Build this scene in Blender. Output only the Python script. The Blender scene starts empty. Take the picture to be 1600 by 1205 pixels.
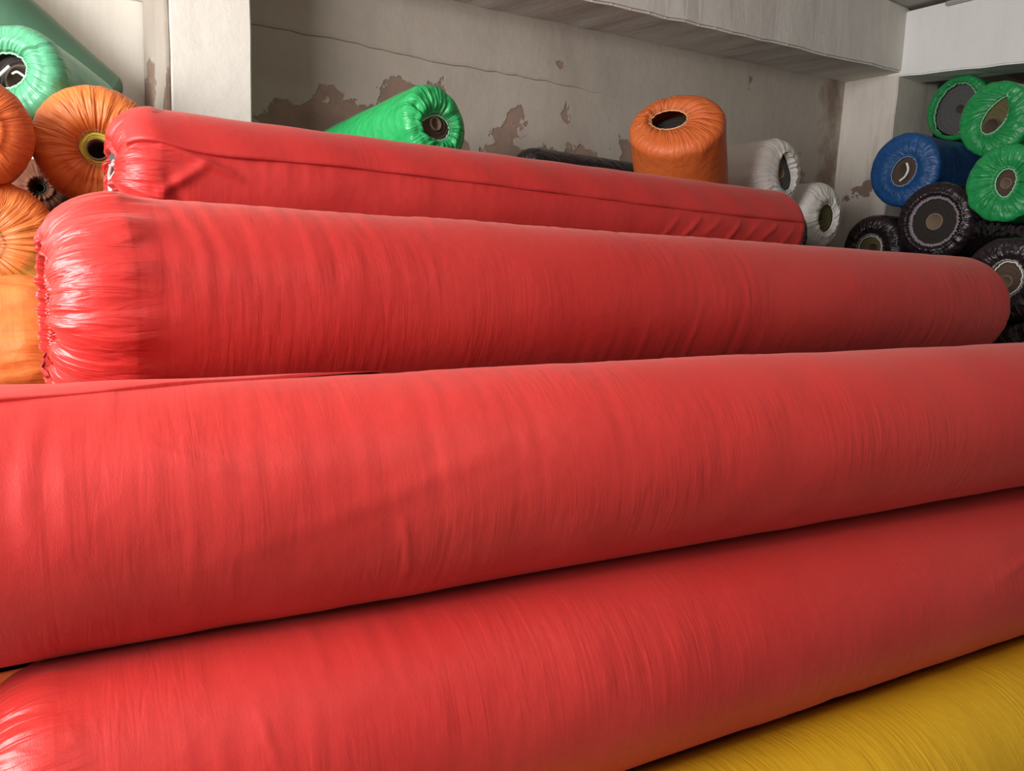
import bpy, math, random
import numpy as np
from mathutils import Vector, Matrix

S = bpy.context.scene
COL = S.collection

# ---------------------------------------------------------------- camera
F = 1230.0                                   # focal length in pixels of the 1600 px wide photograph
def _n(v):
    v = np.array(v, float); return v / np.linalg.norm(v)
AX = _n((1800, -122, F))                     # world axes seen from the camera (x right, y down, z forward)
AZ = -_n((-307, (F * F - 1800 * 307) / 122.0, F))
AY = np.cross(AZ, AX)
RW = np.array([AX, AY, AZ])                  # camera -> world
cam_d = bpy.data.cameras.new('camera'); cam = bpy.data.objects.new('camera', cam_d); COL.objects.link(cam)
r_, d_, f_ = RW @ np.array([1, 0, 0.]), RW @ np.array([0, 1, 0.]), RW @ np.array([0, 0, 1.])
cam.matrix_world = Matrix(((r_[0], -d_[0], -f_[0], 0), (r_[1], -d_[1], -f_[1], 0), (r_[2], -d_[2], -f_[2], 0), (0, 0, 0, 1)))
cam_d.sensor_width = 36; cam_d.lens = 36 * F / 1600; cam_d.clip_start = 0.02
S.camera = cam

# ---------------------------------------------------------------- world, lights, exposure
S.view_settings.view_transform = 'Standard'; S.view_settings.look = 'None'
S.view_settings.gamma = 1; S.view_settings.use_curve_mapping = False
S.view_settings.exposure = 0.0
W = bpy.data.worlds.new('daylight'); S.world = W; W.use_nodes = True
W.node_tree.nodes['Background'].inputs[0].default_value = (0.86, 0.93, 1.0, 1)
W.node_tree.nodes['Background'].inputs[1].default_value = 0.42
def area(name, loc, target, sx, sy, power, col):
    l = bpy.data.lights.new(name, 'AREA'); l.shape = 'RECTANGLE'; l.size = sx; l.size_y = sy
    l.energy = power; l.color = col
    o = bpy.data.objects.new(name, l); COL.objects.link(o); o.location = loc
    o.rotation_euler = (Vector(target) - Vector(loc)).to_track_quat('-Z', 'Y').to_euler()
    return o
area('doorway_daylight', (-2.6, 1.2, 1.0), (1.0, 2.4, 0.1), 2.4, 1.6, 300, (1.0, 0.975, 0.95))
area('top_fill_light', (0.9, -0.5, 1.85), (1.2, 1.8, -0.4), 1.3, 0.35, 9, (1.0, 0.97, 0.93))  # unseen fill added to lighten the roll tops, not a known lamp

# ---------------------------------------------------------------- helpers
def link(name, me, parent=None, mat=None):
    o = bpy.data.objects.new(name, me); COL.objects.link(o)
    if parent is not None: o.parent = parent
    if mat is not None: me.materials.append(mat)
    return o
def grid_mesh(name, V, wrap_v=False, U=None, smooth=True, attr=None):
    """V: (M, N, 3); wrap_v closes the second direction."""
    M_, N_ = V.shape[:2]
    me = bpy.data.meshes.new(name)
    i = np.arange(M_ - 1)[:, None]; j = np.arange(N_ if wrap_v else N_ - 1)[None, :]
    j2 = (j + 1) % N_
    q = np.stack([i * N_ + j, i * N_ + j2, (i + 1) * N_ + j2, (i + 1) * N_ + j], -1).reshape(-1, 4)
    me.vertices.add(M_ * N_); me.vertices.foreach_set('co', V.reshape(-1).astype(np.float32))
    me.loops.add(q.size); me.loops.foreach_set('vertex_index', q.reshape(-1).astype(np.int32))
    me.polygons.add(len(q)); me.polygons.foreach_set('loop_start', (np.arange(len(q)) * 4).astype(np.int32))
    me.polygons.foreach_set('use_smooth', np.full(len(q), smooth))
    if U is not None:
        uu, vv = U                                     # (M,), (N+1,)
        uv = me.uv_layers.new(name='UVMap')
        ii = np.broadcast_to(i, (M_ - 1, j.size)); jj = np.broadcast_to(j, (M_ - 1, j.size))
        L = np.stack([np.stack([uu[ii], vv[jj]], -1), np.stack([uu[ii], vv[jj + 1]], -1),
                      np.stack([uu[ii + 1], vv[jj + 1]], -1), np.stack([uu[ii + 1], vv[jj]], -1)], 2)
        uv.data.foreach_set('uv', L.reshape(-1).astype(np.float32))
    if attr is not None:
        a = me.attributes.new('gather', 'FLOAT', 'POINT'); a.data.foreach_set('value', attr.reshape(-1).astype(np.float32))
    me.update(); me.validate()
    return me
def tube_mesh(name, P, rad, closed=True, n=6):
    P = np.asarray(P, float); m = len(P)
    if closed: T = np.roll(P, -1, 0) - np.roll(P, 1, 0)
    else: T = np.gradient(P, axis=0)
    T /= np.linalg.norm(T, axis=1)[:, None] + 1e-9
    ref = np.array([1.0, 0.13, 0.07]) if abs(T[:, 0]).mean() < .8 else np.array([0.1, 1.0, .1])
    A = np.cross(T, ref); A /= np.linalg.norm(A, axis=1)[:, None] + 1e-9
    B = np.cross(T, A)
    a = np.linspace(0, 2 * math.pi, n, endpoint=False)
    V = P[:, None] + rad * (np.cos(a)[None, :, None] * A[:, None] + np.sin(a)[None, :, None] * B[:, None])
    if closed: V = np.concatenate([V, V[:1]], 0)
    return grid_mesh(name, V, wrap_v=True)
def vnoise(u, v, pv, rng, lat=None):
    """smooth value noise, periodic in v with integer period pv; u >= 0"""
    nu = int(np.max(u)) + 3
    Lt = rng.uniform(-1, 1, (nu, pv))
    iu = np.floor(u).astype(int); iv = np.floor(v).astype(int)
    fu = u - iu; fv = v - iv; fu = fu * fu * (3 - 2 * fu); fv = fv * fv * (3 - 2 * fv)
    a = Lt[iu, iv % pv]; b = Lt[iu + 1, iv % pv]; c = Lt[iu, (iv + 1) % pv]; d = Lt[iu + 1, (iv + 1) % pv]
    return (a * (1 - fu) + b * fu) * (1 - fv) + (c * (1 - fu) + d * fu) * fv

# ---------------------------------------------------------------- materials
def nodes_of(m):
    m.use_nodes = True; t = m.node_tree; return t, t.nodes, t.links, t.nodes['Principled BSDF']
def mixcol(N, L, fac, a, b, mode='MIX'):
    n = N.new('ShaderNodeMix'); n.data_type = 'RGBA'; n.blend_type = mode
    for s, v in ((n.inputs[0], fac), (n.inputs[6], a), (n.inputs[7], b)):
        if isinstance(v, (int, float)): s.default_value = v
        elif isinstance(v, tuple): s.default_value = (*v, 1)
        else: L.new(v, s)
    return n.outputs[2]
def math_(N, L, op, a, b=0.0, clamp=False):
    n = N.new('ShaderNodeMath'); n.operation = op; n.use_clamp = clamp
    for s, v in ((n.inputs[0], a), (n.inputs[1], b)):
        if isinstance(v, (int, float)): s.default_value = v
        else: L.new(v, s)
    return n.outputs[0]
def noise(N, L, vec, scale, detail=3, rough=.5, dist=0):
    n = N.new('ShaderNodeTexNoise'); n.inputs['Scale'].default_value = scale; n.inputs['Detail'].default_value = detail
    n.inputs['Roughness'].default_value = rough; n.inputs['Distortion'].default_value = dist
    if vec is not None: L.new(vec, n.inputs['Vector'])
    return n.outputs['Fac']
def mapping(N, L, vec, sc):
    n = N.new('ShaderNodeMapping'); n.inputs['Scale'].default_value = sc; L.new(vec, n.inputs['Vector']); return n.outputs[0]
def ramp(N, L, fac, p0, p1, c0=(0, 0, 0), c1=(1, 1, 1)):
    n = N.new('ShaderNodeValToRGB'); n.color_ramp.elements[0].position = p0; n.color_ramp.elements[1].position = p1
    n.color_ramp.elements[0].color = (*c0, 1); n.color_ramp.elements[1].color = (*c1, 1); L.new(fac, n.inputs[0]); return n.outputs[0]
def bump(N, L, h, strength, dist, normal=None):
    n = N.new('ShaderNodeBump'); n.inputs['Strength'].default_value = strength; n.inputs['Distance'].default_value = dist
    L.new(h, n.inputs['Height'])
    if normal is not None: L.new(normal, n.inputs['Normal'])
    return n.outputs[0]

def cover_mat(name, col, col2, rough=.45, ridge=1.0, ridge_freq=55, crinkle=.3, spec=.5, sheen=.0, coat=0.0, film=0.0):
    m = bpy.data.materials.new(name); t, N, L, P = nodes_of(m)
    uv = N.new('ShaderNodeUVMap').outputs[0]
    tc = N.new('ShaderNodeTexCoord').outputs['Object']
    at = N.new('ShaderNodeAttribute'); at.attribute_name = 'gather'
    big = noise(N, L, tc, 2.2, 3)
    base = mixcol(N, L, ramp(N, L, big, .3, .7), col, col2)
    fleck = noise(N, L, mapping(N, L, uv, (420, 420, 1)), 1.0, 2)
    base = mixcol(N, L, math_(N, L, 'MULTIPLY', ramp(N, L, fleck, .58, .78), .16), base, tuple(min(1, c * 1.5 + .06) for c in col))
    L.new(base, P.inputs['Base Color'])
    # circumferential ripples of the loose sleeve, fading in and out along the roll
    rp = noise(N, L, mapping(N, L, uv, (ridge_freq, 5.5, 1)), 1.0, 2.5, .55, .5)
    rp2 = noise(N, L, mapping(N, L, uv, (ridge_freq * 2.3, 9.0, 1)), 1.0, 1.5)
    msk = ramp(N, L, noise(N, L, mapping(N, L, uv, (2.2, 3.4, 1)), 1.0, 2), .46, .76)
    rp = math_(N, L, 'ADD', rp, math_(N, L, 'MULTIPLY', rp2, .12))
    notg = math_(N, L, 'SUBTRACT', 1.0, at.outputs['Fac'], True)
    rp = math_(N, L, 'MULTIPLY', rp, math_(N, L, 'MULTIPLY', math_(N, L, 'ADD', math_(N, L, 'MULTIPLY', msk, .9), .1), notg))
    b1 = bump(N, L, rp, .34 * ridge, .012)
    cr = N.new('ShaderNodeTexVoronoi'); cr.feature = 'F1'; cr.inputs['Scale'].default_value = 1.0
    L.new(mapping(N, L, tc, (26, 26, 26)), cr.inputs['Vector'])
    b2 = bump(N, L, cr.outputs['Distance'], crinkle, .006, b1)
    rad_w = math_(N, L, 'MULTIPLY', noise(N, L, mapping(N, L, uv, (8, 44, 1)), 1.0, 2.5, .55, .5), at.outputs['Fac'])
    b2 = bump(N, L, rad_w, .75, .02, b2)
    fine = noise(N, L, mapping(N, L, uv, (700, 160, 1)), 1.0, 2)
    b3 = bump(N, L, fine, .25, .0012, b2)
    L.new(b3, P.inputs['Normal'])
    rr = math_(N, L, 'SUBTRACT', rough, math_(N, L, 'MULTIPLY', at.outputs['Fac'], film))
    L.new(rr, P.inputs['Roughness'])
    P.inputs['Specular IOR Level'].default_value = spec
    P.inputs['Sheen Weight'].default_value = sheen; P.inputs['Sheen Roughness'].default_value = .45
    P.inputs['Sheen Tint'].default_value = (1, .62, .56, 1)
    P.inputs['Coat Weight'].default_value = coat; P.inputs['Coat Roughness'].default_value = .25
    return m
def plain(name, col, rough=.6, spec=.4, nscale=60, var=.25, bs=.2):
    m = bpy.data.materials.new(name); t, N, L, P = nodes_of(m)
    tc = N.new('ShaderNodeTexCoord').outputs['Object']
    n = noise(N, L, tc, nscale, 3)
    L.new(mixcol(N, L, n, tuple(c * (1 - var) for c in col), tuple(min(1, c * (1 + var)) for c in col)), P.inputs['Base Color'])
    P.inputs['Roughness'].default_value = rough; P.inputs['Specular IOR Level'].default_value = spec
    L.new(bump(N, L, n, bs, .004), P.inputs['Normal'])
    return m
def plaster(name, base, stain, patch, patch_amt=.0, zlo=.0, zhi=.9, rough=.85, grime=.4, scratch=True, corner=0):
    m = bpy.data.materials.new(name); t, N, L, P = nodes_of(m)
    g = N.new('ShaderNodeNewGeometry').outputs['Position']
    sx = N.new('ShaderNodeSeparateXYZ'); L.new(g, sx.inputs[0])
    big = noise(N, L, g, 1.1, 5, .6, .6)
    c = mixcol(N, L, ramp(N, L, big, .35, .7), base, stain)
    streak = noise(N, L, mapping(N, L, g, (9, 9, 1.2)), 1.0, 5, .65)
    c = mixcol(N, L, math_(N, L, 'MULTIPLY', ramp(N, L, streak, .5, .75), grime), c, tuple(x * .55 for x in stain))
    h = noise(N, L, g, 14, 5, .6)
    b = bump(N, L, h, .35, .01)
    if patch_amt > 0:
        pn = noise(N, L, g, 3.1, 6, .55, .3)
        # more flaking towards the foot of the wall
        zz = N.new('ShaderNodeMapRange'); L.new(sx.outputs[2], zz.inputs[0])
        zz.inputs[1].default_value = zlo; zz.inputs[2].default_value = zhi; zz.inputs[3].default_value = patch_amt; zz.inputs[4].default_value = -.12
        pm = ramp(N, L, math_(N, L, 'ADD', pn, zz.outputs[0]), .60, .615)
        c = mixcol(N, L, math_(N, L, 'MULTIPLY', pm, .85), c, mixcol(N, L, ramp(N, L, noise(N, L, g, 9, 4), .4, .6), patch, tuple(x * .75 for x in patch)))
        b = bump(N, L, math_(N, L, 'SUBTRACT', 1.0, pm), .9, .004, b)
    if corner:
        ax = math_(N, L, 'ABSOLUTE', math_(N, L, 'SUBTRACT', sx.outputs[0], corner))
        cm = math_(N, L, 'SUBTRACT', math_(N, L, 'MULTIPLY', noise(N, L, mapping(N, L, g, (3, 3, 2)), 1.0, 6, .65), 1.6), math_(N, L, 'MULTIPLY', ax, 2.0))
        c = mixcol(N, L, math_(N, L, 'MULTIPLY', ramp(N, L, cm, .52, .80), .75), c, (.20, .13, .09))
    if scratch:
        sn = noise(N, L, mapping(N, L, g, (7, 7, 3.2)), 1.0, 6, .7, 1.5)
        sm = ramp(N, L, sn, .71, .73)
        c = mixcol(N, L, math_(N, L, 'MULTIPLY', sm, .7), c, (.10, .075, .06))
    L.new(c, P.inputs['Base Color']); L.new(b, P.inputs['Normal'])
    P.inputs['Roughness'].default_value = rough; P.inputs['Specular IOR Level'].default_value = .25
    return m

RED = dict(rough=.5, spec=.45, sheen=.13, film=.22, crinkle=.12, ridge_freq=42)
M = {
 'red':    cover_mat('red_sleeve', (.62, .038, .032), (.55, .025, .022), **RED),
 'red_smooth': cover_mat('red_sleeve_taut', (.57, .032, .028), (.51, .024, .022), **{**RED, 'ridge': .55}),
 'yellow': cover_mat('yellow_sleeve', (.70, .41, .014), (.62, .35, .012), rough=.5, ridge=1.3, ridge_freq=75, crinkle=.15),
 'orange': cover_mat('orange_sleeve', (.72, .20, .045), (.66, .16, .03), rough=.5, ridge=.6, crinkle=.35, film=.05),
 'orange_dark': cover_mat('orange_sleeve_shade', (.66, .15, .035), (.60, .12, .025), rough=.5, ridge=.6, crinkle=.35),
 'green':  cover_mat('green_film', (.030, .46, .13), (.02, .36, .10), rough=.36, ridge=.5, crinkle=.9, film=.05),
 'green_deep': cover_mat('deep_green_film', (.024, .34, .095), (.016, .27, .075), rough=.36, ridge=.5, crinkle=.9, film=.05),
 'brown': cover_mat('shade_brown_sleeve', (.20, .075, .045), (.15, .055, .035), rough=.85, ridge=.4, crinkle=.3, spec=.15),  # shade of the deep gap is put into this brown
 'green_pale': cover_mat('pale_green_film', (.13, .50, .27), (.10, .40, .22), rough=.36, ridge=.3, crinkle=.35, film=.06),
 'green_dull': cover_mat('dull_green_film', (.085, .20, .12), (.07, .16, .10), rough=.42, ridge=.3, crinkle=.15),
 'blue':   cover_mat('blue_film', (.012, .085, .27), (.010, .065, .21), rough=.42, ridge=.5, crinkle=.5),
 'black':  cover_mat('black_film', (.022, .013, .015), (.016, .009, .012), rough=.3, ridge=.6, crinkle=1.0, spec=.6),
 'white':  cover_mat('white_sleeve', (.82, .79, .74), (.74, .71, .66), rough=.55, ridge=.5, crinkle=.35),
 'hem_white': plain('elastic_white', (.75, .74, .70), .6), 'hem_green': plain('elastic_green', (.30, .72, .42), .5),
 'hem_red': plain('elastic_red', (.80, .25, .22), .5), 'hem_orange': plain('elastic_orange', (.80, .42, .20), .5),
 'hem_blue': plain('elastic_blue', (.22, .36, .60), .5), 'hem_black': plain('elastic_black', (.28, .23, .26), .5),
 'pile_dark': plain('dark_carpet', (.035, .03, .028), .95, .1, 200), 'pile_olive': plain('olive_carpet', (.12, .105, .05), .95, .1, 200),
 'pile_brown': plain('brown_carpet', (.09, .06, .045), .95, .1, 200), 'pile_yellow': plain('yellow_carpet', (.70, .66, .10), .9, .2, 200),
 'pile_grey': plain('grey_carpet', (.10, .10, .10), .95, .1, 200),
 'core': plain('cardboard_core', (.23, .17, .12), .9, .1, 80), 'core_dark': plain('dark_cardboard_core', (.10, .075, .055), .9, .1, 80),
 'strip_white': plain('white_strip', (.85, .84, .82), .5), 'rag': plain('frayed_backing', (.42, .32, .30), .9, .1, 90, .5),
}
HEM = {'red': 'hem_red', 'red_smooth': 'hem_red', 'yellow': 'hem_orange', 'orange': 'hem_orange', 'orange_dark': 'hem_orange',
       'green': 'hem_green', 'green_deep': 'hem_green', 'brown': 'hem_orange', 'green_pale': 'hem_green', 'green_dull': 'hem_green', 'blue': 'hem_blue', 'black': 'hem_black', 'white': 'hem_white'}

# ---------------------------------------------------------------- the room
def box_mesh(name, x0, x1, y0, y1, z0, z1, bev=.0, seg=1, rough_edge=0, seed=0, shear=None):
    import bmesh
    bm = bmesh.new(); bmesh.ops.create_cube(bm, size=1)
    for v in bm.verts: v.co = Vector(((x0 + x1) / 2 + v.co.x * (x1 - x0), (y0 + y1) / 2 + v.co.y * (y1 - y0), (z0 + z1) / 2 + v.co.z * (z1 - z0)))
    if rough_edge:
        rnd = random.Random(seed)
        L = max(x1 - x0, y1 - y0, z1 - z0); cuts = int(L / .14)
        ax = [x1 - x0, y1 - y0, z1 - z0].index(L)
        es = [e for e in bm.edges if abs(abs((e.verts[0].co - e.verts[1].co)[ax]) - L) < 1e-4]
        bmesh.ops.subdivide_edges(bm, edges=es, cuts=cuts, use_grid_fill=True)
        for v in bm.verts:
            for k in range(3):
                if k != ax: v.co[k] += rnd.uniform(-1, 1) * rough_edge
    if shear:
        for v in bm.verts:
            if v.co.z < (z0 + z1) / 2: v.co.z += shear(v.co)
    if bev: bmesh.ops.bevel(bm, geom=list(bm.edges), offset=bev, segments=2, affect='EDGES', clamp_overlap=True)
    me = bpy.data.meshes.new(name); bm.to_mesh(me); bm.free(); return me
def struct(name, me, mat, label=None, parent=None):
    o = link(name, me, parent, mat)
    if parent is None: o['kind'] = 'structure'
    if label: o['label'] = label
    return o
Z0, Z1 = -1.53, 1.98
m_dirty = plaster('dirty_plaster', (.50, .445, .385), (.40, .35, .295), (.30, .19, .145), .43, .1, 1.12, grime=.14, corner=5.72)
m_left = plaster('white_plaster', (.84, .80, .73), (.76, .71, .64), (.22, .17, .13), .02, .1, .9, grime=.2, scratch=False)
m_col = plaster('column_paint', (.86, .82, .75), (.80, .76, .69), (.3, .22, .17), 0, grime=.15, scratch=False)
m_colr = plaster('corner_paint', (.80, .74, .67), (.66, .59, .51), (.24, .14, .10), .08, .1, 1.5, grime=.5)
m_beam = plaster('beam_paint', (.74, .71, .66), (.66, .63, .58), (.3, .25, .2), 0, grime=.12, scratch=False)
m_beam2 = plaster('white_beam_paint', (.90, .90, .875), (.86, .86, .83), (.3, .25, .2), 0, grime=.1, scratch=False)
m_ceil = plaster('ceiling_paint', (.45, .43, .40), (.40, .38, .35), (.3, .25, .2), 0, grime=.2, scratch=False)
m_floor = plaster('cement_floor', (.26, .24, .22), (.20, .18, .16), (.12, .1, .09), 0, grime=.5, scratch=False)
struct('floor', box_mesh('floor', -2.8, 9.6, -3.1, 4.1, Z0 - .1, Z0), m_floor)
struct('ceiling', box_mesh('ceiling', -2.8, 9.6, -3.1, 4.1, Z1, Z1 + .1), m_ceil)
wb = struct('wall_back', box_mesh('wall_back', .9, 9.6, 3.95, 4.1, Z0, Z1), m_dirty)
struct('wall_back', box_mesh('wall_back_left', -2.8, .9, 3.97, 4.1, Z0, Z1), m_left)
struct('wall_right', box_mesh('wall_right', 9.6, 9.7, -3.1, 4.1, Z0, Z1), m_beam)
struct('wall_front', box_mesh('wall_front', -2.8, 9.6, -3.2, -3.1, Z0, Z1), m_left)
# left wall with the wide doorway that lets the daylight in
struct('wall_left', box_mesh('wall_left', -2.9, -2.8, 2.6, 4.1, Z0, Z1), m_left)
struct('wall_left', box_mesh('wall_left_near', -2.9, -2.8, -3.1, -1.4, Z0, Z1), m_left)
# upper plaster coat, its ragged lower lip is the long horizontal crack on the back wall
rnd = random.Random(5)
xs = np.linspace(1.0, 5.85, 70); V = np.zeros((4, 70, 3))
lip = 1.055 + .02 * (xs - 1) / 4.9 + .006 * np.sin(xs * 5) + np.array([rnd.uniform(-.005, .005) for _ in xs])
lip2 = np.where(xs > 3.1, lip + .0, lip)
fl = np.clip((3.5 - xs) / .6, 0, 1)
for k, (y, dz) in enumerate(((3.95, .0), (3.941, .004), (3.937, .018), (3.937, None))):
    V[k, :, 0] = xs; V[k, :, 1] = 3.9495 - (3.9495 - y) * (fl * .93 + .07); V[k, :, 2] = (lip2 + dz) if dz is not None else 1.9
pc = link('plaster_coat', grid_mesh('plaster_coat', V[::-1].copy(), smooth=False), wb, m_dirty)
pc['label'] = 'upper plaster coat ending in a ragged horizontal crack'
xl = np.linspace(-2.7, .70, 60); V = np.zeros((4, 60, 3)); lip = 1.065 + .004 * np.sin(xl * 9)
for k, (y, z) in enumerate(((3.97, 0), (3.955, .003), (3.95, .015), (3.95, None))):
    V[k, :, 0] = xl; V[k, :, 1] = y; V[k, :, 2] = (lip + z) if z is not None else 1.9
link('plaster_coat', grid_mesh('plaster_coat', V[::-1].copy(), smooth=False), bpy.data.objects['wall_back.001'], m_left)
# frame of columns and beams
struct('column', box_mesh('column', .715, 1.035, 3.5, 3.98, Z0, Z1, .006, rough_edge=.0022, seed=1), m_col, 'bright white column on the left behind the red rolls')
struct('column', box_mesh('column', 5.85, 6.42, 3.5, 3.98, Z0, 1.9, .006, rough_edge=.004, seed=2), m_colr, 'stained corner column beside the blue and green rolls')
struct('beam', box_mesh('beam', -2.8, 5.90, 3.49, 3.97, 1.455, Z1, .012, rough_edge=.006, seed=3, shear=lambda c: .038 * (c.x - 4.2)), m_beam, 'grey painted ceiling beam along the back wall')
struct('beam', box_mesh('beam', 5.85, 6.17, -3.1, 3.60, 1.46, 1.95, .010, rough_edge=.004, seed=4, shear=lambda c: .06 * (c.y - 3.0)), m_beam2, 'white crossing ceiling beam above the green rolls')
struct('column_side_plate', box_mesh('column_side_plate', .700, .7145, 3.503, 3.965, Z0, 1.30, .004, rough_edge=.002, seed=9), m_dirty)  # thin plate added to make the column's left side greyer
struct('trim_1', box_mesh('trim_1', 5.82, 5.86, -3.1, 3.2, 1.915, 1.945, .008), m_ceil)

# ---------------------------------------------------------------- carpet rolls
def opening(th, o):
    """rim of the gathered opening: (left, up) offsets for every angle"""
    rx, ry = o.get('rx', .06), o.get('ry', .06); rot = math.radians(o.get('rot', 0)); cx, cy = o.get('c', (0, 0))
    tear = o.get('tear', 0)
    k = 1 + tear * np.clip(np.cos(th - math.radians(o.get('ta', 0))), 0, 1) ** 5
    x = rx * np.cos(th) * k; y = ry * np.sin(th) * k
    return cx + x * math.cos(rot) - y * math.sin(rot), cy + x * math.sin(rot) + y * math.cos(rot)
def pleats(th, rng, n):
    s = np.zeros_like(th)
    for k in range(5):
        f = int(rng.integers(int(n * .35), int(n * 1.25)))
        s += (1 - 2 * np.abs(np.sin(.5 * (f * th + rng.uniform(0, 6.28))))) * rng.uniform(.5, 1)
    return s / 3.2
def frame(p0, p1):
    p0 = Vector(p0); x = (Vector(p1) - p0); L = x.length; x.normalize()
    up = Vector((0, 0, 1)); z = (up - x * up.dot(x)).normalized(); y = z.cross(x)
    m = Matrix((x, y, z)).transposed().to_4x4(); m.translation = p0
    return m, L
ROLLS = []
def roll(label, p0, p1, R, mat, op, cat='carpet roll', group=None, cx=.03, cr=.05, pl=(26, .008), nth=112, du=.03, wr=.003,
         lump=.0, seed=1, pile='pile_dark', core='core', core_r=.038, creases=(), op2=None, name='carpet_roll', inside=True, rec=.03,
         core_c=(0, 0), corr=.0, hem_r=.0032, pile_r=None, flare=0, hem=None, run=.35, sh=.55):
    rng = np.random.default_rng(seed)
    mtx, L = frame(p0, p1)
    root = bpy.data.objects.new(name, None); COL.objects.link(root); root.matrix_world = mtx; root.empty_display_size = .1
    root['label'] = label; root['category'] = cat
    if group: root['group'] = group
    th = np.linspace(0, 2 * math.pi, nth, endpoint=False); c, s = np.cos(th), np.sin(th)
    def end(o, seed2):
        rg = np.random.default_rng(seed2)
        rim = np.stack(opening(th, o), -1); P1 = pleats(th, rg, pl[0]); P2 = pleats(th, rg, pl[0] * .6)
        rows = []; g = []; Pb = pleats(th, np.random.default_rng(seed * 7 + 9), pl[0] * .6)
        nf = 12
        scal = 1 + .05 * P1
        for k in range(nf):                                     # gathered face from the rim outwards
            t = k / nf; w = t ** 1.0
            rr = (R - cr)
            yy = rim[:, 0] * scal * (1 - w) + rr * c * w; zz = rim[:, 1] * scal * (1 - w) + rr * s * w
            a = pl[1] * (1.25 * math.sin(math.pi * min(1, .02 + t * .8)) ** .9)
            x = .012 * (1 - t) ** 2 * 2 + a * (P1 * (1 - t * .6) + P2 * t * .5) - .01 * math.sin(math.pi * t)
            if flare: x = x + flare * np.cos(th - 1.2) * (1 - t)
            rows.append(np.stack([x, yy, zz], -1)); g.append(1.0)
        nc = 10
        for k in range(nc):                                     # rounded shoulder
            t = k / nc; a = t * math.pi / 2; d = pl[1] * (sh * (1 - t) ** 1.3)
            rr = R - cr + cr * math.sin(a); x = cx * (1 - math.cos(a)) + d * (P1 * .5 + P2)
            rr = rr - d * .7 * P2 * t - (pl[1] * run * Pb * t ** 2 if o is op else 0)
            rows.append(np.stack([x + 0 * th, rr * c, rr * s], -1)); g.append(1.0 - .55 * t)
        return rows, g, rim * scal[:, None]
    A, gA, rimA = end(op, seed * 7 + 1)
    B, gB, rimB = end(op2 or dict(rx=R * .35, ry=R * .35), seed * 7 + 2)
    nb = max(4, int((L - 2 * cx) / du)); xb = np.linspace(cx, L - cx, nb)
    X = np.repeat(xb[:, None], nth, 1); rad = np.full_like(X, R)
    tv = np.repeat(th[None], nb, 0) / (2 * math.pi)
    rad += wr * .9 * vnoise(X * 3.0, tv * 5, 5, rng) + wr * .5 * vnoise(X * 9.0, tv * 14, 14, rng)
    if lump: rad += lump * vnoise(X * 1.6, tv * 4, 4, rng)
    if corr:                                                    # ripples round the sleeve where it is loose
        mk = np.clip(vnoise(X * 1.7, tv * 5, 5, rng) * 1.3 + .15, 0, 1)
        rad += corr * mk * vnoise(X * 42 + vnoise(X * 4, tv * 7, 7, rng) * .9 + 1.0, tv * 7, 7, rng)
    fade = np.clip(np.minimum(X - cx, L - cx - X) / .12, 0, 1)
    rad = R + (rad - R) * fade
    e0 = np.clip(1 - (X - cx) / .10, 0, 1) ** 1.5               # pleats running out onto the sleeve
    rad -= pl[1] * run * e0 * pleats(th, np.random.default_rng(seed * 7 + 9), pl[0] * .6)[None]
    for (u0, a0, u1, a1, amp, wid) in creases:
        a0, a1 = math.radians(a0), math.radians(a1)
        px = X; pa = (np.repeat(th[None], nb, 0)) * R
        A0, A1 = a0 * R, a1 * R
        d = np.array([u1 - u0, A1 - A0]); ln = np.linalg.norm(d); d /= ln
        best = None
        for sh in (0, 2 * math.pi * R, -2 * math.pi * R):
            qx, qa = px - u0, pa + sh - A0
            tt = np.clip((qx * d[0] + qa * d[1]) / ln, 0, 1)
            dist = np.hypot(qx - d[0] * ln * tt, qa - d[1] * ln * tt)
            v = np.exp(-(dist / wid) ** 2) * np.sin(math.pi * np.clip(tt, .02, .98)) ** .5
            best = v if best is None else np.maximum(best, v)
        rad += amp * best
    body = np.stack([X, rad * c[None], rad * s[None]], -1)
    Bm = [np.stack([L - r[:, 0], r[:, 1], r[:, 2]], -1) for r in B]
    Vt = np.concatenate([np.stack(A), body, np.stack(Bm)[::-1]], 0)
    g = np.concatenate([np.array(gA), np.clip(.45 - (xb - cx) / .06 * .45, 0, 1), np.array(gB)[::-1]])
    G = np.repeat(g[:, None], nth, 1)
    du_ = np.linalg.norm(np.diff(Vt[:, 0], axis=0), axis=1); uu = np.concatenate([[0], np.cumsum(du_)]) + seed * 3.7
    vv = np.linspace(0, 2 * math.pi * R, nth + 1) + seed * 1.3
    me = grid_mesh('sleeve', Vt, True, (uu, vv), True, G)
    link('sleeve', me, root, M[mat])
    if inside:
        hm = M[hem or HEM[mat]]
        a = np.linspace(0, 2 * math.pi, nth, endpoint=False)
        rim3 = np.stack([A[0][:, 0] - .002, rimA[:, 0], rimA[:, 1]], -1)
        link('elastic_hem', tube_mesh('elastic_hem', rim3, hem_r), root, hm)
        # overlocked thread: a small zigzag on the cloth just outside the rim
        k = np.arange(nth); z1 = A[1]; z2 = A[2]
        zz = np.where((k % 2 == 0)[:, None], z1, z2) * 1.0; zz[:, 0] -= .002
        link('stitching', tube_mesh('stitching', zz, hem_r * .38, True, 4), root, hm)
        # carpet coiled inside, seen through the opening
        rmax = pile_r or min(R - .035, max(np.hypot(rimA[:, 0], rimA[:, 1]).max() * 1.12, core_r + .02))
        nr = 26; rr = np.linspace(core_r, rmax, nr); nn = 40; a = np.linspace(0, 2 * math.pi, nn, endpoint=False)
        xx = rec + .006 * np.abs(np.sin(rr * 300)); V = np.zeros((nr + 1, nn, 3))
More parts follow.
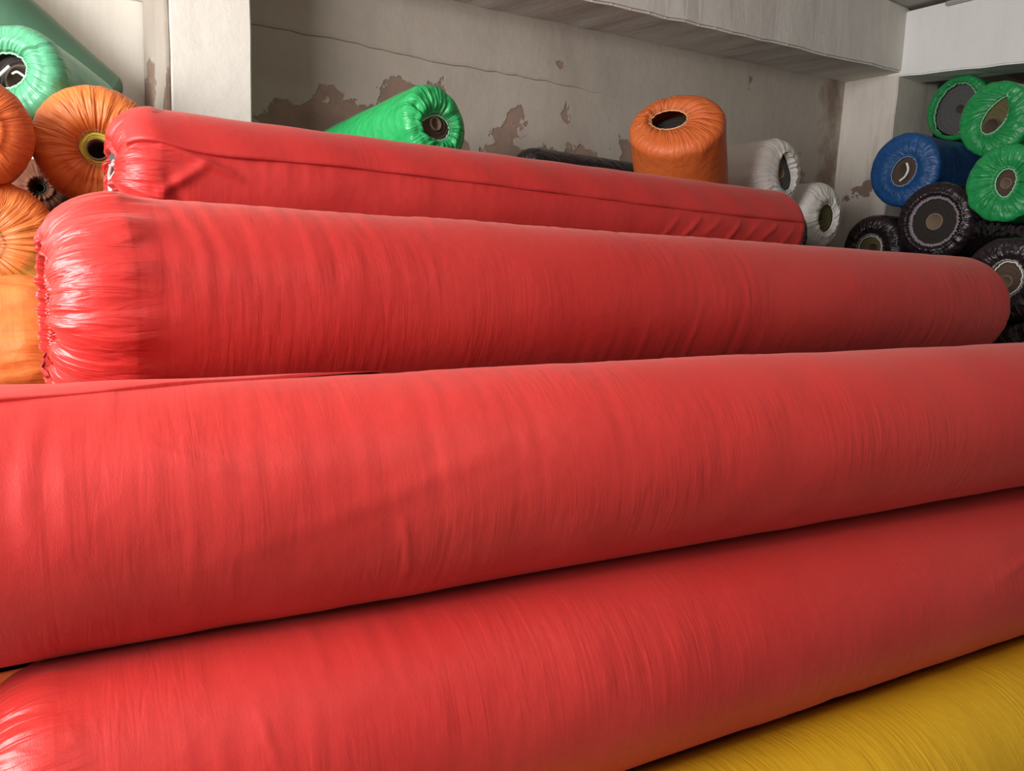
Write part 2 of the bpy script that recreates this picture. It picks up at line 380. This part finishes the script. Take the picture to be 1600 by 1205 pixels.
        for q in range(nr):
            wob = 1 + .03 * np.sin(a * 2 + q * .3) * (q / nr)
            V[q] = np.stack([xx[q] + .003 * np.sin(a * 3 + q), core_c[0] * (1 - .5 * q / nr) + rr[q] * wob * np.cos(a), core_c[1] * (1 - .5 * q / nr) + rr[q] * wob * np.sin(a)], -1)
        V[nr] = V[nr - 1]; V[nr, :, 0] += .12
        link('carpet_coil', grid_mesh('carpet_coil', V, True), root, M[pile])
        # cardboard core tube
        dp = min(1.2, L * .8)
        prof = [(dp, .0005), (dp, core_r * .86), (rec - .006, core_r * .86), (rec - .008, core_r * .93), (rec - .006, core_r), (rec + .02, core_r)]
        V = np.stack([np.stack([np.full(nn, x), core_c[0] + r * np.cos(a), core_c[1] + r * np.sin(a)], -1) for x, r in prof])
        link('core_tube', grid_mesh('core_tube', V, True), root, M[core])
    return root, mtx, L

def flap(root, R, u0, u1, a0f, a1f, mat, name='overlap_flap', off=.006, n=200, m=26, label=None, edge=0, L=9, cx=.09, cr=.09, fade=0):
    """a second layer of sleeve cloth lying on the roll: free edge at angle a0f(u), running back to a1f(u)"""
    u = np.linspace(u0, u1, n); V = np.zeros((m + 3, n, 3))
    rng = np.random.default_rng(3)
    A0 = np.radians([a0f(x) for x in u]); A1 = np.radians([a1f(x) for x in u])
    for k in range(m + 3):
        t = max(0, min(1, (k - 2) / m)); a = A0 * (1 - t) + A1 * t
        lift = (off + edge * np.exp(-(u - u0) / .13)) * (1 - .97 * t) + .0022 * np.sin(u * 23 + 5 * t) * (1 - t)
        if k == 0: lift = np.full(n, -.012)
        if k == 1: lift = lift * .8; a = a - np.sign(A1 - A0) * .003
        if k == m + 2: lift = np.full(n, -.012)
        if fade: lift = lift * np.clip((u1 - u) / fade, .05, 1)
        w = np.clip(np.minimum(u, L - u) / cx, 0, 1); base = R - cr + cr * np.sqrt(np.clip(1 - (1 - w) ** 2, 0, 1))
        V[k] = np.stack([u, (base + lift) * np.cos(a), (base + lift) * np.sin(a)], -1)
    V[:, 0] = (V[:, 0] * 1.0)
    uu = np.linspace(0, m * .012, m + 3); vv = u
    me = grid_mesh(name, V.transpose(1, 0, 2).copy(), False, (u, np.linspace(0, abs(A1[0] - A0[0]) * R, m + 4)), True, np.zeros((n, m + 3)))
    o = link(name, me, root, M[mat])
    if label: o['label'] = label
    return o

# ---- the four red rolls and the yellow roll (all lie along the wall)
r2, m2, L2 = roll('large red carpet roll, second from top, whose gathered left end shines pink', (.135, 1.9, -.13), (3.96, 1.9, -.13), .238, 'red',
     dict(rx=.135, ry=.15, c=(0, -.01)), cx=.13, cr=.09, pl=(26, .010), run=1.5, sh=1.3, nth=224, du=.006, wr=.0025, corr=.0015, seed=2, pile='pile_dark', rec=.05,
     group='red carpet rolls', hem_r=.004, op2=dict(rx=.05, ry=.05),
     creases=[(.02, 150, .16, 140, .008, .010), (.03, 190, .22, 215, .007, .010), (.02, 118, .20, 110, -.006, .012)])
r3, m3, L3 = roll('large red carpet roll, third from top, running off the left edge of the picture', (-1.4, 1.68, -.48), (2.98, 1.087, -.411), .225, 'red',
     dict(rx=.08, ry=.08), cx=.10, cr=.09, pl=(24, .010), nth=192, du=.006, wr=.0035, corr=.0016, lump=.003, seed=3, group='red carpet rolls',
     creases=[(1.66, 138, 1.80, 156, .0022, .005), (2.05, 178, 2.07, 210, .002, .005), (1.75, 188, 2.3, 150, .0018, .02)])
r4, m4, L4 = roll('lowest red carpet roll, lying directly on the yellow roll', (-.02, 1.352, -.886), (4.0, .955, -.878), .225, 'red',
     dict(rx=.09, ry=.10), cx=.10, cr=.08, pl=(22, .013), nth=176, du=.007, wr=.003, corr=.0013, lump=.003, seed=4, group='red carpet rolls',
     creases=[(.38, 130, .40, 158, .002, .005), (2.3, 160, 2.8, 135, .005, .012), (1.2, 125, 2.2, 135, .003, .012)])
r1, m1, L1 = roll('topmost red carpet roll, with a torn left end and a long overlap seam', (.37, 2.6, .195), (3.40, 2.6, .195), .205, 'red_smooth',
     dict(rx=.10, ry=.07, c=(0, .01), rot=20), cx=.09, cr=.09, pl=(13, .026), nth=176, du=.007, wr=.0045, corr=.0013, lump=.004, seed=6,
     pile='pile_grey', rec=.0, group='red carpet rolls', flare=.02, hem='rag', sh=.9, run=.6,
     creases=[(2.0 + .13 * k, 205 - (k % 3) * 6, 2.12 + .13 * k, 172, .006 * (1 if k % 2 else .6), .012) for k in range(8)] +
             [(.05, 150, .3, 175, .012, .012), (.04, 200, .22, 165, .010, .014), (.10, 175, .16, 215, -.008, .02)])
r5, m5, L5 = roll('yellow carpet roll at the bottom right, under the red rolls', (-.1, 1.15, -1.302), (4.2, .74, -1.302), .228, 'yellow',
     dict(rx=.08, ry=.08), cx=.06, cr=.06, nth=144, du=.012, wr=.003, corr=.002, lump=.004, seed=5)
flap(r1, .205, .012, 2.99, lambda u: 158 - 8 * math.exp(-u * 5) * math.cos(u * 9) - 2 * math.sin(u * 2) + 2.5 * u, lambda u: 60, 'red_smooth', off=.008, edge=.012, L=L1, label='upper cloth layer ending in a dark seam')
flap(r3, .225, .95, 2.1, lambda u: 112 - 34 * (max(0, u - 1.3) / .8) ** 1.3, lambda u: 60, 'red', off=.006, fade=.5, label='folded cloth edge along the top')

# ---- left stack: ends face the camera
roll('orange carpet roll whose round opening shows yellow-green carpet, below the pale green roll', (.362, 2.86, .315), (.40, 3.12, .32), .188, 'orange',
     dict(rx=.046, ry=.046, c=(-.0, -.012)), cx=.07, cr=.07, pl=(44, .007), nth=200, seed=11, pile='pile_yellow', core_r=.034, rec=.012, group='orange carpet rolls in the left stack', core_c=(0, -.012), pile_r=.05)
roll('orange carpet roll at the left edge with radial pleats, below the shaded orange roll', (.066, 2.72, -.004), (.066, 3.9, -.004), .182, 'orange',
     dict(rx=.034, ry=.04, c=(.02, 0)), cx=.06, cr=.06, pl=(34, .008), nth=180, seed=12, pile='pile_olive', group='orange carpet rolls in the left stack', core_r=.03)
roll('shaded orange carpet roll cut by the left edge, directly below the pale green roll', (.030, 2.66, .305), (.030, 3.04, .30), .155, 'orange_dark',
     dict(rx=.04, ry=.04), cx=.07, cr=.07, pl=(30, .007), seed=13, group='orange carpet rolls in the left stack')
roll('lowest orange carpet roll on the left, lying crosswise against the red roll', (.265, 2.36, -.288), (-1.1, 2.36, -.288), .2, 'orange',
     dict(rx=.05, ry=.05), cx=.16, cr=.08, pl=(20, .012), run=1.6, sh=1.2, nth=160, du=.012, seed=14, wr=.004, group='orange carpet rolls in the left stack',
     creases=[(.05, 20, .30, 25, -.006, .010), (.05, 5, .28, -5, -.007, .010), (.05, -12, .26, -20, -.006, .010)])
roll('small carpet roll coloured brown for shade, deep in the gap between the three orange rolls', (.24, 3.42, .205), (.24, 3.92, .205), .10, 'brown', dict(rx=.025, ry=.025), seed=18, core_r=.018, core='core_dark', hem='pile_brown')
roll('small green carpet roll squeezed between two orange rolls and the red roll', (.225, 2.60, -.195), (.235, 3.8, -.21), .12, 'green',
     dict(rx=.04, ry=.04), seed=15)
g1, mg, Lg = roll('pale green carpet roll at the top left with a wide dark opening', (.142, 3.10, .540), (.40, 3.48, .468), .165, 'green_pale',
     dict(rx=.072, ry=.058, c=(.02, .01), rot=-12), cx=.05, cr=.045, pl=(34, .007), nth=170, seed=16, pile='pile_dark', core='core_dark', core_r=.05, pile_r=.10,
     core_c=(-.02, -.01), hem='hem_green', rec=.045)
def strip(parent, pts, rad, mat, name, lab=None, flat=.35):
    """a thin flat band following the points"""
    P = np.array(pts, float); t = np.linspace(0, 1, 24); k = np.linspace(0, 1, len(P))
    C = np.stack([np.interp(t, k, P[:, i]) for i in range(3)], -1)
    for _ in range(12): C[1:-1] = (C[:-2] + 2 * C[1:-1] + C[2:]) / 4
    o = link(name, tube_mesh(name, C, rad, False, 6), parent, M[mat])
    if lab: o['label'] = lab
    return o
strip(g1, [(.02, .075, -.045), (.01, .04, -.02), (.02, .005, .025)], .0055, 'strip_white', 'plastic_strip', 'white plastic strip hanging in the opening')
strip(g1, [(.03, -.0, .005), (.02, -.02, .01), (.03, -.05, -.01)], .004, 'strip_white', 'plastic_strip', 'white plastic strip hanging in the opening')
roll('dull green carpet roll leaning behind the pale green roll at top left', (-.03, 3.74, .98), (.51, 3.80, .56), .148, 'green_dull',
     dict(rx=.06, ry=.06), seed=17, cx=.05, nth=120)

for k, (ya, yb, z0_, z1_, rd) in enumerate(((-.03, -.05, .05, -.10, .006), (-.06, -.075, .02, -.12, .005), (-.01, -.035, .03, -.13, .004), (-.09, -.095, .0, -.09, .005))):
    strip(r1, [(-.002, ya, z0_), (-.022 - .006 * (k % 2), (ya + yb) / 2, z0_ - .04), (-.012, yb - .01, (z0_ + z1_) / 2 - .02), (-.018, yb, z1_)], rd, 'rag' if k % 2 == 0 else 'strip_white', 'frayed_strip', 'frayed backing cloth hanging from the torn end')
kn = [( -.012 + .010 * math.sin(i * 2.1), -.045 + .022 * math.cos(i * 1.7), .035 + .022 * math.sin(i * 2.9)) for i in range(14)]
strip(r1, kn, .006, 'rag', 'frayed_strip', 'knotted clump of frayed backing')
# ---- rolls behind the topmost red roll
roll('bright green film-wrapped carpet roll in front of the bare grey wall', (1.645, 2.98, .560), (1.50, 3.72, .43), .162, 'green',
     dict(rx=.068, ry=.052, c=(-.010, -.015), rot=-12, tear=.45, ta=5), cx=.03, cr=.04, pl=(22, .016), nth=150, du=.012, wr=.006, seed=21, pile='pile_brown', core_r=.028, rec=.02, lump=.006)
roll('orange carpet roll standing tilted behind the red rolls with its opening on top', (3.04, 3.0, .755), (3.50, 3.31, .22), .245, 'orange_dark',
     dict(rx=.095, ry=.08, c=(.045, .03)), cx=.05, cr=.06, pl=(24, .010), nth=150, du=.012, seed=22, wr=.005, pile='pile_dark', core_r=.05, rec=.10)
roll('white carpet roll with a slit opening, upper one of the white pair', (4.01, 3.05, .585), (4.01, 3.90, .57), .2, 'white',
     dict(rx=.062, ry=.085, c=(-.035, -.02), rot=-24, tear=.7, ta=95), cx=.07, cr=.07, pl=(24, .012), nth=150, seed=23, pile='pile_grey', core_r=.035, group='white carpet rolls against the wall')
roll('white carpet roll with an oval olive opening, lower one of the white pair', (4.50, 3.08, .365), (4.50, 3.90, .36), .212, 'white',
     dict(rx=.080, ry=.092, c=(-.03, -.01), rot=22), cx=.07, cr=.07, pl=(24, .012), nth=150, seed=24, pile='pile_olive', core='core_dark', core_r=.02, group='white carpet rolls against the wall')
roll('dark brown carpet roll lying behind the topmost red roll, left of the tilted orange roll', (2.62, 3.775, .485), (3.6, 3.775, .475), .165, 'black',
     dict(rx=.05, ry=.05), seed=25, cx=.08, cr=.08)
roll('small black carpet roll peeping out below the white pair', (3.98, 2.92, .222), (4.0, 3.8, .222), .146, 'black', dict(rx=.09, ry=.09), seed=26, pile='pile_olive')

# ---- right stack: in the next bay, ends face the camera
BK = 'black carpet rolls in the right stack'; GR = 'green carpet rolls in the right stack'
bl, _, _ = roll('blue film-wrapped carpet roll leaning over the black rolls beside the corner column', (5.2, 3.015, .715), (8.2, 3.015, .715), .24, 'blue',
     dict(rx=.082, ry=.10, c=(0, -.01), rot=28), cx=.03, cr=.06, pl=(30, .010), nth=150, seed=31, pile='pile_brown', core='core_dark', core_r=.05, wr=.006, lump=.006, du=.03)
strip(bl, [(.01, -.02, .04), (.0, -.045, .0), (.01, -.02, -.05), (.02, .02, -.07)], .008, 'strip_white', 'plastic_strip', 'pale plastic strip curled in the opening')
roll('black carpet roll with a wide grey elastic ring, below the blue roll', (5.0, 2.665, .355), (8.0, 2.665, .355), .245, 'black',
     dict(rx=.150, ry=.150), cx=.05, cr=.05, pl=(44, .008), nth=180, seed=32, pile='pile_dark', core='core', core_r=.052, rec=.025, group=BK, hem_r=.009, wr=.006)
roll('black carpet roll with a thin white elastic ring, touching the corner column', (5.2, 3.18, .20), (8.2, 3.2, .2), .225, 'black',
     dict(rx=.085, ry=.080, c=(.02, .0)), cx=.05, cr=.05, pl=(24, .014), nth=150, seed=33, pile='pile_olive', core='core_dark', core_r=.03, group=BK, wr=.006, hem='hem_white', hem_r=.004)
roll('black carpet roll behind the right end of the second red roll', (4.62, 2.04, .0), (7.6, 2.04, .0), .235, 'black',
     dict(rx=.075, ry=.09, c=(-.01, .02)), cx=.04, cr=.05, pl=(24, .018), nth=150, seed=34, pile='pile_brown', core_r=.035, group=BK, wr=.008, hem='hem_white', hem_r=.004)
roll('lowest black carpet roll at the right edge, beside the end of the red roll', (4.55, 1.82, -.42), (7.6, 1.82, -.42), .23, 'black',
     dict(rx=.10, ry=.12), cx=.04, cr=.05, pl=(24, .012), nth=150, seed=35, pile='pile_dark', core_r=.04, group=BK, wr=.006, hem='hem_white', hem_r=.004)
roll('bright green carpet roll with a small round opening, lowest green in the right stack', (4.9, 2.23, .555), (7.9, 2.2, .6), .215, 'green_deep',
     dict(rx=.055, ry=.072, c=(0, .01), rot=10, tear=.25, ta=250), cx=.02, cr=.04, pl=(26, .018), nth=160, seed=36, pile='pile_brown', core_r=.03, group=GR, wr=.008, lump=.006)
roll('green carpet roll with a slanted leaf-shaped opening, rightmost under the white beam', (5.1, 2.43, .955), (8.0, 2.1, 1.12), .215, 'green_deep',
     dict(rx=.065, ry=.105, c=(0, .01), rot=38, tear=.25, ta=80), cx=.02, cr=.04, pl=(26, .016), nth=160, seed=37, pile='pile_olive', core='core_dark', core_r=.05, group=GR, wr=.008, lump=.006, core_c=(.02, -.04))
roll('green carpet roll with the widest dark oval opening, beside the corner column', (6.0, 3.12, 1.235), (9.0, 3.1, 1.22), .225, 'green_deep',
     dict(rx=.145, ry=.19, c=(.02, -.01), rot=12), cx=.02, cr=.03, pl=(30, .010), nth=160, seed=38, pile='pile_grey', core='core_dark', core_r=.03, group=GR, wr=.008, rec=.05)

# ---- rolls buried inside the piles: nothing of them shows, they carry the ones above
def buried(p0, p1, R, where, mat='black'):
    roll(('dark orange' if mat != 'black' else 'black') + ' carpet roll buried in the %s pile, carrying the rolls above it' % where, p0, p1, R, mat, dict(rx=.07, ry=.07), nth=40, du=.25, inside=False,
         group='carpet rolls buried in the %s pile' % where, pl=(12, .006), wr=.001)
for z, ys, x0, R in ((-1.345, (1.62, 2.04, 2.46, 2.88, 3.30, 3.72), -1.2, .185), (-1.06, (1.83, 2.25, 2.67, 3.09, 3.51), -1.2, .165), (-.775, (2.04, 2.46, 2.88, 3.30, 3.72), -1.2, .163),
                     (-.46, (2.18, 2.60, 3.02, 3.44), .45, .165), (-.13, (2.36, 2.84, 3.25, 3.66), .45, .185)):
    for k, y in enumerate(ys): buried((x0 if y + R < 3.49 else 1.06, y, z), (4.5, y, z), R, 'middle', 'orange_dark' if k == 0 and z in (-1.06, -.775) else 'black')
buried((.9, 3.42, .17), (2.6, 3.42, .17), .12, 'middle'); pass
for x, z, R in ((-.12, -.315, .135), (-.42, -.315, .135), (-.33, -.005, .165)): buried((x, 2.64, z), (x, 3.85, z), R, 'left')
for z, ys in ((-1.335, (1.85, 2.27, 2.68, 3.09)), (-.97, (2.06, 2.47, 2.88, 3.27)), (-.605, (2.27, 2.68, 3.09)), (-.235, (2.46, 2.87, 3.27))):
    for y in ys: buried((5.1, y, z), (8.1, y, z), .188, 'right')
